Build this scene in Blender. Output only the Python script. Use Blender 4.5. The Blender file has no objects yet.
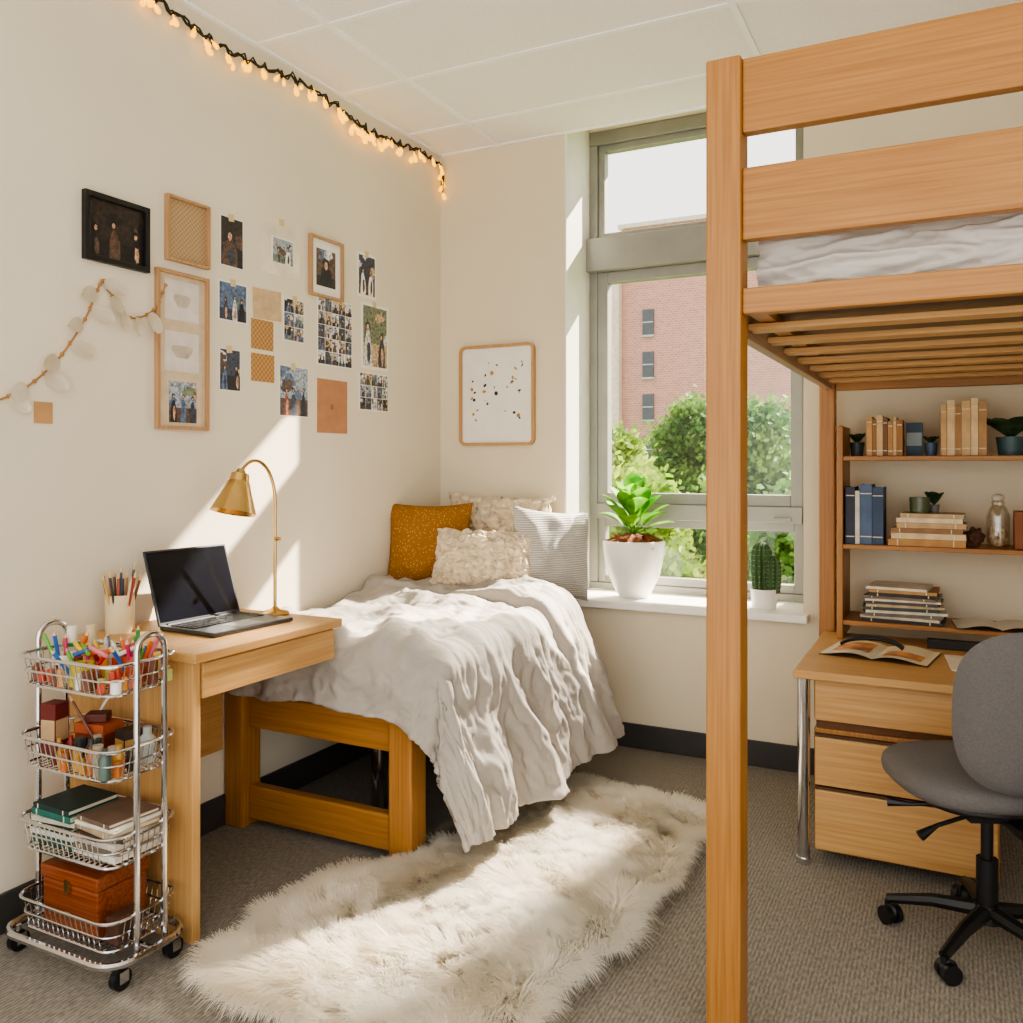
import bpy, math, random
import numpy as np
from mathutils import Vector, Matrix, noise
random.seed(7); np.random.seed(7)
rnd=random.random
def U(a,b): return a+(b-a)*rnd()
# ---------------------------------------------------------------- materials
def lin(c):
    r=[]
    for x in c[:3]:
        x=x/255.0
        r.append(x/12.92 if x<=0.04045 else ((x+0.055)/1.055)**2.4)
    return (r[0],r[1],r[2],1.0)
def _new(name):
    m=bpy.data.materials.new(name); m.use_nodes=True
    nt=m.node_tree; b=nt.nodes["Principled BSDF"]
    return m,nt,b
def mk(nt,t,**kw):
    n=nt.nodes.new(t)
    for k,v in kw.items(): setattr(n,k,v)
    return n
def ramp(nt,stops,interp='LINEAR'):
    r=nt.nodes.new("ShaderNodeValToRGB"); cr=r.color_ramp; cr.interpolation=interp
    while len(cr.elements)<len(stops): cr.elements.new(0.5)
    for e,(p,c) in zip(cr.elements,stops):
        e.position=p; e.color=lin(c)
    return r
def mat(name,c,rough=.6,metal=0,var=.06,nscale=8,bump=0,bscale=60,emis=None,estr=0,sheen=0,coat=0,trans=0,stretch=(1,1,1)):
    m,nt,b=_new(name); L=nt.links
    tc=mk(nt,"ShaderNodeTexCoord"); mp=mk(nt,"ShaderNodeMapping"); mp.inputs["Scale"].default_value=stretch
    L.new(tc.outputs["Object"],mp.inputs[0])
    n=mk(nt,"ShaderNodeTexNoise"); n.inputs["Scale"].default_value=nscale; n.inputs["Detail"].default_value=4
    L.new(mp.outputs[0],n.inputs["Vector"])
    c1=[max(0,x*(1-var)) for x in c]; c2=[min(255,x*(1+var)) for x in c]
    r=ramp(nt,[(.3,c1),(.7,c2)]); L.new(n.outputs["Fac"],r.inputs[0]); L.new(r.outputs[0],b.inputs["Base Color"])
    b.inputs["Roughness"].default_value=rough; b.inputs["Metallic"].default_value=metal
    b.inputs["Coat Weight"].default_value=coat; b.inputs["Transmission Weight"].default_value=trans
    if sheen: b.inputs["Sheen Weight"].default_value=sheen
    if emis: b.inputs["Emission Color"].default_value=lin(emis); b.inputs["Emission Strength"].default_value=estr
    if bump:
        n2=mk(nt,"ShaderNodeTexNoise"); n2.inputs["Scale"].default_value=bscale; n2.inputs["Detail"].default_value=3
        L.new(mp.outputs[0],n2.inputs["Vector"])
        bp=mk(nt,"ShaderNodeBump"); bp.inputs["Strength"].default_value=bump; bp.inputs["Distance"].default_value=.01
        L.new(n2.outputs["Fac"],bp.inputs["Height"]); L.new(bp.outputs[0],b.inputs["Normal"])
    return m
def wood(name,c1,c2,axis='z',rough=.42):
    m,nt,b=_new(name); L=nt.links
    tc=mk(nt,"ShaderNodeTexCoord"); mp=mk(nt,"ShaderNodeMapping")
    s={'x':(1.0,42,42),'y':(42,1.0,42),'z':(42,42,1.0)}[axis]
    mp.inputs["Scale"].default_value=s; L.new(tc.outputs["Object"],mp.inputs[0])
    n=mk(nt,"ShaderNodeTexNoise"); n.inputs["Scale"].default_value=3; n.inputs["Detail"].default_value=6; n.inputs["Distortion"].default_value=.3
    L.new(mp.outputs[0],n.inputs["Vector"])
    r=ramp(nt,[(.28,c1),(.72,c2)]); L.new(n.outputs["Fac"],r.inputs[0]); L.new(r.outputs[0],b.inputs["Base Color"])
    b.inputs["Roughness"].default_value=rough
    bp=mk(nt,"ShaderNodeBump"); bp.inputs["Strength"].default_value=.05; bp.inputs["Distance"].default_value=.005
    L.new(n.outputs["Fac"],bp.inputs["Height"]); L.new(bp.outputs[0],b.inputs["Normal"])
    return m
def stripes_mat(name,c1,c2,scale,axis='X',rough=.8,bump=.3,dist=0):
    m,nt,b=_new(name); L=nt.links
    tc=mk(nt,"ShaderNodeTexCoord")
    w=mk(nt,"ShaderNodeTexWave",wave_type='BANDS',bands_direction=axis); w.inputs["Scale"].default_value=scale; w.inputs["Distortion"].default_value=dist
    L.new(tc.outputs["Object"],w.inputs["Vector"])
    r=ramp(nt,[(.35,c1),(.65,c2)]); L.new(w.outputs["Fac"],r.inputs[0]); L.new(r.outputs[0],b.inputs["Base Color"])
    b.inputs["Roughness"].default_value=rough
    bp=mk(nt,"ShaderNodeBump"); bp.inputs["Strength"].default_value=bump; bp.inputs["Distance"].default_value=.004
    L.new(w.outputs["Fac"],bp.inputs["Height"]); L.new(bp.outputs[0],b.inputs["Normal"])
    return m
def weave_mat(name,c1,c2,scale):
    m,nt,b=_new(name); L=nt.links
    tc=mk(nt,"ShaderNodeTexCoord"); ck=mk(nt,"ShaderNodeTexChecker"); ck.inputs["Scale"].default_value=scale
    ck.inputs["Color1"].default_value=lin(c1); ck.inputs["Color2"].default_value=lin(c2)
    L.new(tc.outputs["Object"],ck.inputs["Vector"]); L.new(ck.outputs["Color"],b.inputs["Base Color"])
    b.inputs["Roughness"].default_value=.85
    return m
def voro_mat(name,base,spot,scale,thr=.25,rough=.8):
    m,nt,b=_new(name); L=nt.links
    tc=mk(nt,"ShaderNodeTexCoord"); v=mk(nt,"ShaderNodeTexVoronoi"); v.inputs["Scale"].default_value=scale
    L.new(tc.outputs["Object"],v.inputs["Vector"])
    r=ramp(nt,[(thr,spot),(thr+.05,base)]); L.new(v.outputs["Distance"],r.inputs[0]); L.new(r.outputs[0],b.inputs["Base Color"])
    b.inputs["Roughness"].default_value=rough
    return m
def clear_mat(name,f,tint=(1,1,1,1)):
    m,nt,b=_new(name); nt.nodes.remove(b)
    tr=mk(nt,"ShaderNodeBsdfTransparent"); tr.inputs[0].default_value=tint; gl=mk(nt,"ShaderNodeBsdfGlossy"); gl.inputs["Roughness"].default_value=.03
    mx=mk(nt,"ShaderNodeMixShader"); mx.inputs[0].default_value=f
    nt.links.new(tr.outputs[0],mx.inputs[1]); nt.links.new(gl.outputs[0],mx.inputs[2]); nt.links.new(mx.outputs[0],nt.nodes["Material Output"].inputs[0])
    return m

OAK1=(150,99,44); OAK2=(178,126,66)
oak={a:wood("oak_"+a,OAK1,OAK2,a) for a in 'xyz'}
MP1=(184,137,82); MP2=(206,164,108)
maple={a:wood("maple_"+a,MP1,MP2,a) for a in 'xyz'}
M_wall=mat("wall_paint",(227,217,197),.9,var=.012,nscale=2,bump=.08,bscale=180)
M_wallb=mat("wall_paint_back",(226,214,189),.9,var=.012,nscale=2,bump=.08,bscale=180)
M_ceil=mat("ceiling_tile",(246,243,237),.95,var=.015,nscale=90,bump=.12,bscale=200)
M_grid=mat("ceiling_grid",(252,251,248),.6,var=.01)
M_base=mat("baseboard_vinyl",(62,60,58),.5,var=.05)
M_alu=mat("window_aluminium",(150,149,142),.45,metal=.3,var=.03)
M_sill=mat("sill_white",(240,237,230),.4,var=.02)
M_chrome=mat("chrome",(215,215,218),.14,metal=1,var=.02)
M_black=mat("black_plastic",(20,20,22),.45,var=.1)
M_white=mat("white_ceramic",(240,238,234),.25,var=.01)
M_paper=mat("white_paper",(238,234,226),.8,var=.02)
M_brass=mat("brass",(206,172,112),.26,metal=1,var=.05)
# ---------------------------------------------------------------- geometry
ORI={}
class G:
    def __init__(s,M=None): s.v=[];s.f=[];s.m=[];s.M=M or Matrix()
    def add(s,vs,fs,m=0):
        b=len(s.v); s.v+=[s.M@Vector(v) for v in vs]; s.f+=[tuple(i+b for i in f) for f in fs]; s.m+=[m]*len(fs); return s
    def box(s,x0,x1,y0,y1,z0,z1,m=0):
        vs=[(x,y,z) for z in (z0,z1) for y in (y0,y1) for x in (x0,x1)]
        return s.add(vs,[(0,2,3,1),(4,5,7,6),(0,1,5,4),(2,6,7,3),(0,4,6,2),(1,3,7,5)],m)
    def tube(s,pts,r,n=8,closed=False,m=0,cap=True):
        P=[Vector(p) for p in pts]; N=len(P); rs=r if isinstance(r,(list,tuple)) else [r]*N
        vs=[];fs=[]; up=None
        for i in range(N):
            if closed: d=P[(i+1)%N]-P[i-1]
            else: d=P[min(i+1,N-1)]-P[max(i-1,0)]
            if d.length<1e-9: d=Vector((0,0,1))
            d.normalize()
            if up is None: up=d.orthogonal().normalized()
            else:
                up=up-d*up.dot(d)
                up=up.normalized() if up.length>1e-6 else d.orthogonal().normalized()
            w=d.cross(up)
            for k in range(n):
                a=2*math.pi*k/n; vs.append(P[i]+(up*math.cos(a)+w*math.sin(a))*rs[i])
        for i in range(N if closed else N-1):
            j=(i+1)%N
            for k in range(n):
                k2=(k+1)%n; fs.append((i*n+k,i*n+k2,j*n+k2,j*n+k))
        if cap and not closed:
            fs.append(tuple(range(n-1,-1,-1))); fs.append(tuple((N-1)*n+k for k in range(n)))
        return s.add(vs,fs,m)
    def cyl(s,p0,p1,r0,r1=None,n=20,m=0): return s.tube([p0,p1],[r0,r0 if r1 is None else r1],n,m=m)
    def lathe(s,prof,c=(0,0,0),n=28,m=0,sx=1,sy=1):
        vs=[];fs=[];K=len(prof)
        for r,z in prof:
            for k in range(n):
                a=2*math.pi*k/n; vs.append((c[0]+r*math.cos(a)*sx,c[1]+r*math.sin(a)*sy,c[2]+z))
        for i in range(K-1):
            for k in range(n):
                k2=(k+1)%n; fs.append((i*n+k,i*n+k2,(i+1)*n+k2,(i+1)*n+k))
        return s.add(vs,fs,m)
    def grid(s,f,nu,nv,m=0):
        vs=[f(i/nu,j/nv) for j in range(nv+1) for i in range(nu+1)]
        fs=[(j*(nu+1)+i,j*(nu+1)+i+1,(j+1)*(nu+1)+i+1,(j+1)*(nu+1)+i) for j in range(nv) for i in range(nu)]
        return s.add(vs,fs,m)
    def ell(s,c,rx,ry,rz,n=16,k=10,m=0,e=1.0,disp=0,ds=8):
        def f(u,v):
            a=2*math.pi*u; b=math.pi*(v-.5)
            sp=lambda x:math.copysign(abs(x)**e,x)
            p=Vector((rx*sp(math.cos(b))*sp(math.cos(a)),ry*sp(math.cos(b))*sp(math.sin(a)),rz*sp(math.sin(b))))
            if disp: p*=1+disp*noise.noise(p*ds)
            return (c[0]+p.x,c[1]+p.y,c[2]+p.z)
        return s.grid(f,n,k,m)
    def make(s,name,mats,parent=None,label=None,category=None,group=None,kind=None,smooth=35,bevel=0,solid=0,origin=None):
        if not isinstance(mats,(list,tuple)): mats=[mats]
        if parent is not None: o=ORI[parent.name]
        elif origin is not None: o=Vector(origin)
        else:
            xs=[v.x for v in s.v];ys=[v.y for v in s.v];zs=[v.z for v in s.v]
            o=Vector(((min(xs)+max(xs))/2,(min(ys)+max(ys))/2,min(zs)))
        me=bpy.data.meshes.new(name)
        me.from_pydata([tuple(v-o) for v in s.v],[],s.f)
        for mm in mats: me.materials.append(mm)
        if len(mats)>1: me.polygons.foreach_set("material_index",s.m)
        me.update()
        if smooth:
            me.polygons.foreach_set("use_smooth",[True]*len(me.polygons))
            me.set_sharp_from_angle(angle=math.radians(smooth))
        ob=bpy.data.objects.new(name,me); bpy.context.collection.objects.link(ob)
        if parent is not None: ob.parent=parent
        else: ob.location=o
        ORI[ob.name]=o.copy() if parent is None else ORI[parent.name]
        if label: ob["label"]=label
        if category: ob["category"]=category
        if group: ob["group"]=group
        if kind: ob["kind"]=kind
        if solid:
            md=ob.modifiers.new("solid",'SOLIDIFY'); md.thickness=solid; md.offset=0
        if bevel:
            md=ob.modifiers.new("bevel",'BEVEL'); md.width=bevel; md.segments=2; md.limit_method='ANGLE'
        return ob
def thing(name,label,category,loc,group=None):
    e=bpy.data.objects.new(name,None); e.empty_display_size=.05; e.location=loc
    bpy.context.collection.objects.link(e); e["label"]=label; e["category"]=category
    if group: e["group"]=group
    ORI[e.name]=Vector(loc); return e
def T(x,y,z,rz=0,rx=0,ry=0):
    return Matrix.Translation((x,y,z))@Matrix.Rotation(rz,4,'Z')@Matrix.Rotation(ry,4,'Y')@Matrix.Rotation(rx,4,'X')
def rrect(x0,x1,y0,y1,z,r,n=5):
    pts=[]
    for cx,cy,a0 in ((x1-r,y1-r,0),(x0+r,y1-r,90),(x0+r,y0+r,180),(x1-r,y0+r,270)):
        for i in range(n+1):
            a=math.radians(a0+90*i/n); pts.append((cx+r*math.cos(a),cy+r*math.sin(a),z))
    return pts
def sstep(x): x=max(0,min(1,x)); return x*x*(3-2*x)
# ---------------------------------------------------------------- room
XL=-2.46; YB=4.02; H=3.0
G().box(XL-.15,XL,-.8,YB+.5,0,3.3).make("wall_left",M_wall,kind="structure",smooth=0)
g=G()
g.box(XL,-1.737,YB,4.52,0,3.3); g.box(-.6,1.5,YB,4.52,0,3.3); g.box(-1.737,-.6,YB,4.52,0,.66); g.box(-1.737,-.6,YB,4.52,3.1,3.3)
g.make("wall_back",M_wallb,kind="structure",smooth=0)
G().box(-1.9,-.4,4.521,4.64,3.085,3.25).make("added_sun_blocker",M_sill,kind="structure",smooth=0)  # overhang added outside to cut off the top of the sun streak
G().box(1.35,1.5,1.0,YB,0,3.3).make("wall_right",M_wall,kind="structure",smooth=0)
g=G(); g.box(XL,1.35,-.8,YB,H,H+.1,0)
for x in (-2.1,-.715,.67): g.box(x-.012,x+.012,-.8,YB,H-.007,H,1)
for k in range(-5,2):
    y=3.16+.53*k
    if y>-.7: g.box(XL,1.35,y-.012,y+.012,H-.005,H,1)
g.box(XL,1.35,YB-.02,YB,H-.008,H,1); g.box(XL,XL+.02,-.8,YB,H-.009,H,1)
g.make("ceiling",[M_ceil,M_grid],kind="structure",smooth=0)
def carpet():
    m,nt,b=_new("carpet"); L=nt.links
    tc=mk(nt,"ShaderNodeTexCoord"); mp=mk(nt,"ShaderNodeMapping"); mp.inputs["Scale"].default_value=(120,36,1); L.new(tc.outputs["Object"],mp.inputs[0])
    n=mk(nt,"ShaderNodeTexNoise"); n.inputs["Scale"].default_value=1.4; n.inputs["Detail"].default_value=3; L.new(mp.outputs[0],n.inputs["Vector"])
    w=mk(nt,"ShaderNodeTexWave",wave_type='BANDS',bands_direction='X'); w.inputs["Scale"].default_value=28; w.inputs["Distortion"].default_value=1.2; w.inputs["Detail Scale"].default_value=3
    L.new(tc.outputs["Object"],w.inputs["Vector"])
    mx=mk(nt,"ShaderNodeMath",operation='MULTIPLY_ADD'); L.new(w.outputs["Fac"],mx.inputs[0]); mx.inputs[1].default_value=.22; L.new(n.outputs["Fac"],mx.inputs[2])
    r=ramp(nt,[(.4,(114,108,99)),(.85,(158,151,140))]); L.new(mx.outputs[0],r.inputs[0]); L.new(r.outputs[0],b.inputs["Base Color"])
    b.inputs["Roughness"].default_value=.98
    bp=mk(nt,"ShaderNodeBump"); bp.inputs["Strength"].default_value=.3; bp.inputs["Distance"].default_value=.003
    L.new(mx.outputs[0],bp.inputs["Height"]); L.new(bp.outputs[0],b.inputs["Normal"])
    return m
G().box(XL-.15,1.5,-.8,4.52,-.1,0).make("floor",carpet(),kind="structure",smooth=0)
G().box(XL,XL+.012,-.8,YB,0,.115).make("baseboard_left",M_base,kind="structure",smooth=0,bevel=.003)
G().box(XL+.012,1.35,YB-.012,YB,0,.115).make("baseboard_back",M_base,kind="structure",smooth=0,bevel=.003)
G().box(-1.765,-.575,3.95,4.33,.665,.70).make("trim_1",M_sill,kind="structure",smooth=0,bevel=.004)
G().box(-1.738,-1.730,YB+.001,4.329,.701,3.099).make("reveal_sunlit_white",M_sill,kind="structure",smooth=0)  # white panel, the reveal's sunlit look put into its colour
# window
g=G(); xa,xb=-1.736,-.601
def fr(x0,x1,z0,z1,w,y0,y1,m=0):
    g.box(x0,x0+w,y0,y1,z0,z1,m); g.box(x1-w,x1,y0,y1,z0,z1,m); g.box(x0+w,x1-w,y0,y1,z0,z0+w,m); g.box(x0+w,x1-w,y0,y1,z1-w,z1,m)
g.box(xa,xa+.05,4.33,4.42,.736,3.029); g.box(xb-.05,xb,4.33,4.42,.736,3.029)
g.box(xa,xb,4.328,4.42,3.03,3.1); g.box(xa+.001,xb-.001,4.28,4.42,2.36,2.53); g.box(xa,xb,4.328,4.42,.70,.735)
g.box(xa+.05,xb-.05,4.32,4.42,1.07,1.15)
fr(xa+.05,xb-.05,2.531,3.03,.035,4.345,4.40); fr(xa+.05,xb-.05,1.15,2.359,.055,4.335,4.40); fr(xa+.05,xb-.05,.735,1.07,.04,4.345,4.40)
g.box(-.78,-.70,4.31,4.335,1.08,1.10)
w=g.make("window_1",M_alu,kind="structure",smooth=0,bevel=.003)
g=G()
for z0,z1 in ((2.56,3.0),(1.20,2.31),(.77,1.035)): g.box(xa+.08,xb-.08,4.37,4.374,z0,z1)
g.make("glass_pane",clear_mat("window_glass",.03),parent=w,smooth=0)
# ---------------------------------------------------------------- outside
def brick():
    m,nt,b=_new("brick"); L=nt.links
    tc=mk(nt,"ShaderNodeTexCoord"); mp=mk(nt,"ShaderNodeMapping"); mp.inputs["Rotation"].default_value=(math.radians(90),0,0)
    L.new(tc.outputs["Object"],mp.inputs[0]); br=mk(nt,"ShaderNodeTexBrick"); br.inputs["Scale"].default_value=3
    br.inputs["Color1"].default_value=lin((188,136,122)); br.inputs["Color2"].default_value=lin((172,120,108)); br.inputs["Mortar"].default_value=lin((200,172,158))
    L.new(mp.outputs[0],br.inputs["Vector"]); L.new(br.outputs["Color"],b.inputs["Base Color"]); b.inputs["Roughness"].default_value=.9
    return m
B=thing("building","brick apartment building with small dark windows and pale corner","building",(-2,30,-8))
G().box(-10.75,8,30,38,-8,9.8).make("brick_wall",brick(),parent=B,smooth=0)
G().box(-12.5,-10.75,29.7,38,-8,9.5).make("pale_wall",mat("pale_render",(206,186,168),.9),parent=B,smooth=0)
G().box(-10.85,8.1,29.85,38,9.8,9.95).make("parapet",mat("parapet_stone",(200,190,178),.9),parent=B,smooth=0)
M_bwin=mat("building_glass",(64,72,80),.35); M_bfr=mat("building_frame",(170,168,164),.5)
for x in (-9.75,-2.2,.8,4):
    for k in range(6):
        zz=-3.05+k*1.5
        g=G(); g.box(x-.2,x+.2,29.93,29.99,zz+1.5,zz+2.4,0); g.box(x-.24,x+.24,29.9,29.99,zz+1.43,zz+1.5,1); g.box(x-.2,x+.2,29.91,29.94,zz+1.93,zz+1.97,1)
        g.make("building_window",[M_bwin,M_bfr],parent=B,smooth=0)
G().box(-60,40,4.9,60,-8.3,-8.02).make("lawn",mat("grass",(100,130,70),.95,var=.2,nscale=1),label="green grass lawn beneath the trees outside",category="lawn",smooth=0)
def leafmat(name,c1,c2,tw=.45,ns=1.3):
    m,nt,b=_new(name); L=nt.links
    oi=mk(nt,"ShaderNodeTexCoord"); n=mk(nt,"ShaderNodeTexNoise"); n.inputs["Scale"].default_value=ns; n.inputs["Detail"].default_value=5
    L.new(oi.outputs["Object"],n.inputs["Vector"]); r=ramp(nt,[(.35,c1),(.65,c2)]); L.new(n.outputs["Fac"],r.inputs[0]); L.new(r.outputs[0],b.inputs["Base Color"])
    b.inputs["Roughness"].default_value=.6
    t=mk(nt,"ShaderNodeBsdfTranslucent"); L.new(r.outputs[0],t.inputs["Color"]); mx=mk(nt,"ShaderNodeMixShader"); mx.inputs[0].default_value=tw
    L.new(b.outputs[0],mx.inputs[1]); L.new(t.outputs[0],mx.inputs[2]); L.new(mx.outputs[0],nt.nodes["Material Output"].inputs[0])
    return m
M_leafA=leafmat("tree_leaf",(98,134,44),(168,190,84)); M_leafB=leafmat("tree_leaf_deep",(72,116,50),(136,168,78))
M_bark=mat("bark",(92,72,54),.9,var=.2,bump=.4)
def tree(x,y,top,R,ml,lab):
    t=thing("tree",lab,"tree",(x,y,-8.015))
    G().tube([(x,y,-8.015),(x+.05,y,-4),(x,y,top-R*1.4)],[.2,.16,.06],10).make("trunk",M_bark,parent=t)
    g=G()
    blobs=[]
    for _ in range(70):
        q=U(0,1)**1.2; a=U(0,6.283); rr=R*(.30+.8*q**.5)*U(.2,1)
        blobs.append((x+rr*math.cos(a),y+rr*.8*math.sin(a),top-.25*R-3.2*R*q+U(-.15,.15)*R,U(.24,.44)*R))
    vs=[];fs=[]
    for bx,by,bz,br in blobs:
        for _ in range(220):
            d=Vector((random.gauss(0,1),random.gauss(0,1),random.gauss(0,.8)))*br*.48
            p=Vector((bx,by,bz))+d
            a=Vector((U(-1,1),U(-1,1),U(-1,1))).normalized()*U(.05,.09); b2=a.orthogonal().normalized()*U(.03,.055)
            k=len(vs); vs+=[p-a,p-b2,p+a,p+b2]; fs.append((k,k+1,k+2,k+3))
    g.add(vs,fs); g.make("foliage",ml,parent=t,smooth=0)
tree(-4.0,11.5,1.25,.9,M_leafA,"low bright green tree under the window")
tree(-1.6,11.5,1.2,.9,M_leafB,"low bushy green tree under the window")
tree(-5.35,14.4,2.0,.95,M_leafA,"leafy yellow green tree near the building")
tree(-2.8,14.4,2.35,.95,M_leafB,"leafy deep green tree beyond the window")
tree(-.2,14.4,2.2,.95,M_leafA,"leafy green tree in sunlight beyond the window")
tree(-8.0,17.6,2.2,.95,M_leafA,"sunlit tree with yellow green crown")
tree(-4.75,17.6,2.7,1.05,M_leafB,"rounded leafy tree beside the brick building")
tree(-1.7,17.6,3.2,1.05,M_leafB,"tall leafy tree close to the brick building")
# ---------------------------------------------------------------- bed
bed=thing("bed","single bed with chunky honey oak frame beside the wall","bed",(-2.04,3.25,0))
for (x0,x1,y0,y1) in ((-2.45,-2.36,2.455,2.555),(-1.72,-1.625,2.47,2.565),(-2.44,-2.35,3.9,3.99),(-1.72,-1.615,3.9,3.99)):
    G().box(x0,x1,y0,y1,0,.51).make("bed_post",oak['z'],parent=bed,smooth=0,bevel=.008)
G().box(-2.36,-1.72,2.49,2.535,.37,.495).make("end_rail",oak['x'],parent=bed,smooth=0,bevel=.006)
G().box(-2.36,-1.72,2.49,2.535,.03,.155).make("end_rail",oak['x'],parent=bed,smooth=0,bevel=.006)
G().box(-2.43,-2.39,2.56,3.9,.37,.49).make("side_rail",oak['y'],parent=bed,smooth=0,bevel=.006)
G().box(-1.68,-1.64,2.565,3.9,.37,.49).make("side_rail",oak['y'],parent=bed,smooth=0,bevel=.006)
G().box(-2.39,-1.68,2.56,3.9,.44,.465).make("bed_base",mat("bed_base",(110,92,74),.8),parent=bed,smooth=0)
G().tube([(-2.02,2.83,0),(-2.02,2.83,.44)],.024,14).make("support_leg",M_chrome,parent=bed,label="chrome metal support leg")
g=G(); g.box(-2.43,-1.64,2.575,3.98,.512,.66); g.make("mattress",mat("mattress",(226,220,210),.9),label="white mattress on the oak bed frame",category="mattress",bevel=.03)
def ridge(p,k=3.2): return 1-min(1,abs(noise.noise(p))*k)
def soft(p,k=4.5):
    n=noise.noise(p)*k; return math.exp(-n*n)
def duvet_f(xl,W,yf,L,ztop,A0,Bf,r=.085,seed=0,flare=.2):
    def f(u,v):
        A=A0-.06*sstep((v-.55)/.45)
        s=u*(W+A); B=Bf(s); t=-B+v*(L+B)
        a=max(0,s-W); b=max(0,-t); x=xl+min(s,W); y=yf+max(t,0)
        rho=math.hypot(a,b)
        dx,dy=(a/rho,-b/rho) if rho>1e-6 else (0,0)
        th=math.atan2(a,b+1e-6)
        if rho>1e-6: rho*=1-.15*math.sin(2*th)**2
        fl=flare+.12*sstep(t/L)
        if rho<r*math.pi/2: out=r*math.sin(rho/r); dz=r*(1-math.cos(rho/r))
        else: e=rho-r*math.pi/2; out=r+fl*e*(.3 if (b>a) else 1)*(1-.3*math.exp(-e*4)); dz=r+e*(1-.25*fl*fl)
        q=min(s,W)-max(t,0)+(th*.28 if rho>0 else 0)
        amp=.028*sstep(rho/.4)
        n0=noise.noise(Vector((q*1.8,seed,rho*1.0)))
        w=math.sin(q*12+5*n0+rho*2.5)+.5*math.sin(q*29+4*noise.noise(Vector((q*3,seed+5,rho*1.5))))
        out+=amp*w*(.4 if b>a else 1)
        k=1-sstep(rho/.25)
        wa=soft(Vector((x*1.7+y*1.5,y*1.0-x*1.6,seed)))
        wb=soft(Vector((x*3.6+y*2.8,y*1.9-x*3.2,seed+9)),5.5)
        wc=ridge(Vector((x*9-y*4.5,y*7+x*4,seed+15)))
        wd_=ridge(Vector((x*17+y*8,y*13-x*9,seed+25)))
        zz=ztop-dz+k*(.034*wa+.024*wb+.010*wc+.0045*wd_+.022*noise.noise(Vector((x*3,y*3,seed+2))))
        if rho>0.04:
            sd=sstep(rho/.2)
            out+=sd*(.020*soft(Vector((s*2+t*2.4,t*4-s*1.2,8)))+.013*soft(Vector((s*4-t*5,t*7+s*1.5,18)))+.009*ridge(Vector((s*8-t*9,t*14+s*3,38)))+.0045*ridge(Vector((s*15+t*11,t*22-s*5,48)))+.010*noise.noise(Vector((s*4,t*5,3))))
            zz+=.010*noise.noise(Vector((q*5,3,1)))*sd
        # turned-back band near the pillows
        edge=L-.34+.03*math.sin(s*6)+.03*noise.noise(Vector((s*3,0,7)))
        lip=sstep((t-edge)/.03)
        if lip>0:
            lip*= (1 if L-t>.05 else max(0,(L-t)/.05))
            h_=.042*lip*(1+.35*noise.noise(Vector((x*6,y*4,1))))
            zz+=h_*k; out+=h_*.7*(1-k)
        return (x+dx*out,y+dy*out,max(zz,.04))
    return f
m_duv=mat("duvet_linen",(172,165,156),.92,var=.03,nscale=5,bump=.4,bscale=28,sheen=.1)
g=G(); g.grid(duvet_f(-2.44,.85,2.545,1.10,.725,.64,lambda s:.262+.13*sstep((s-.70)/.4)+.012*math.sin(s*11),seed=1,flare=.27),230,240)
g.make("duvet",m_duv,label="rumpled light grey duvet draped over the bed",category="duvet",smooth=180,solid=.02)
def pillow(name,M,w,h,t,m,label,disp=0,ds=12,n=44,cat="pillow"):
    g=G(M)
    for sd in (1,-1):
        def f(u,v):
            a=u*2-1; b=v*2-1
            if sd<0: a=-a
            k=max(0,(1-abs(a)**2.6)*(1-abs(b)**2.6))**.45
            x=w/2*a*(1-.09*(1-b*b)*a*a); z=h/2*b*(1-.09*(1-a*a)*b*b)
            y=sd*t/2*k
            p=Vector((x,y,z))
            wr=.014*k*(1-abs(noise.noise(Vector((x*9,z*9,sd+w*10))))*2)
            y+=sd*wr
            if disp:
                d=noise.noise(p*ds)*.6+(1-abs(noise.noise(p*ds*1.7))*2)*.6
                y+=sd*disp*d*min(1,k*2+.3); x+=disp*.6*noise.noise(p*ds+Vector((5,0,0))); z+=disp*.6*noise.noise(p*ds+Vector((0,7,0)))
            return (x,y,z)
        g.grid(f,n,n)
    return g.make(name,m,label=label,category=cat,smooth=180)
m_must=voro_mat("mustard_fabric",(146,98,34),(196,150,84),85,.22,.85)
m_fluf=mat("fluffy_cream",(218,200,172),.95,var=.12,nscale=30,bump=.9,bscale=55,sheen=.3)
m_strp=stripes_mat("grey_stripe",(160,156,150),(200,196,190),30,'Z',.9,.5)
pillow("pillow",T(-2.29,3.64,.965,.45,-.20),.42,.41,.14,m_must,"square mustard yellow patterned cushion leaning on the wall")
pillow("pillow",T(-2.05,3.90,.985,0,-.12),.58,.44,.13,m_fluf,"cream shaggy cushion behind the other pillows",disp=.035,ds=22,n=90)
pillow("pillow",T(-1.97,3.60,.905,.18,-.38),.50,.30,.13,m_fluf,"small rectangular cream fluffy lumbar cushion",disp=.026,ds=32,n=100)
pillow("pillow",T(-1.71,3.79,.93,.95,-.14,.10),.42,.43,.15,m_strp,"pale grey striped pillow standing upright")
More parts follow.
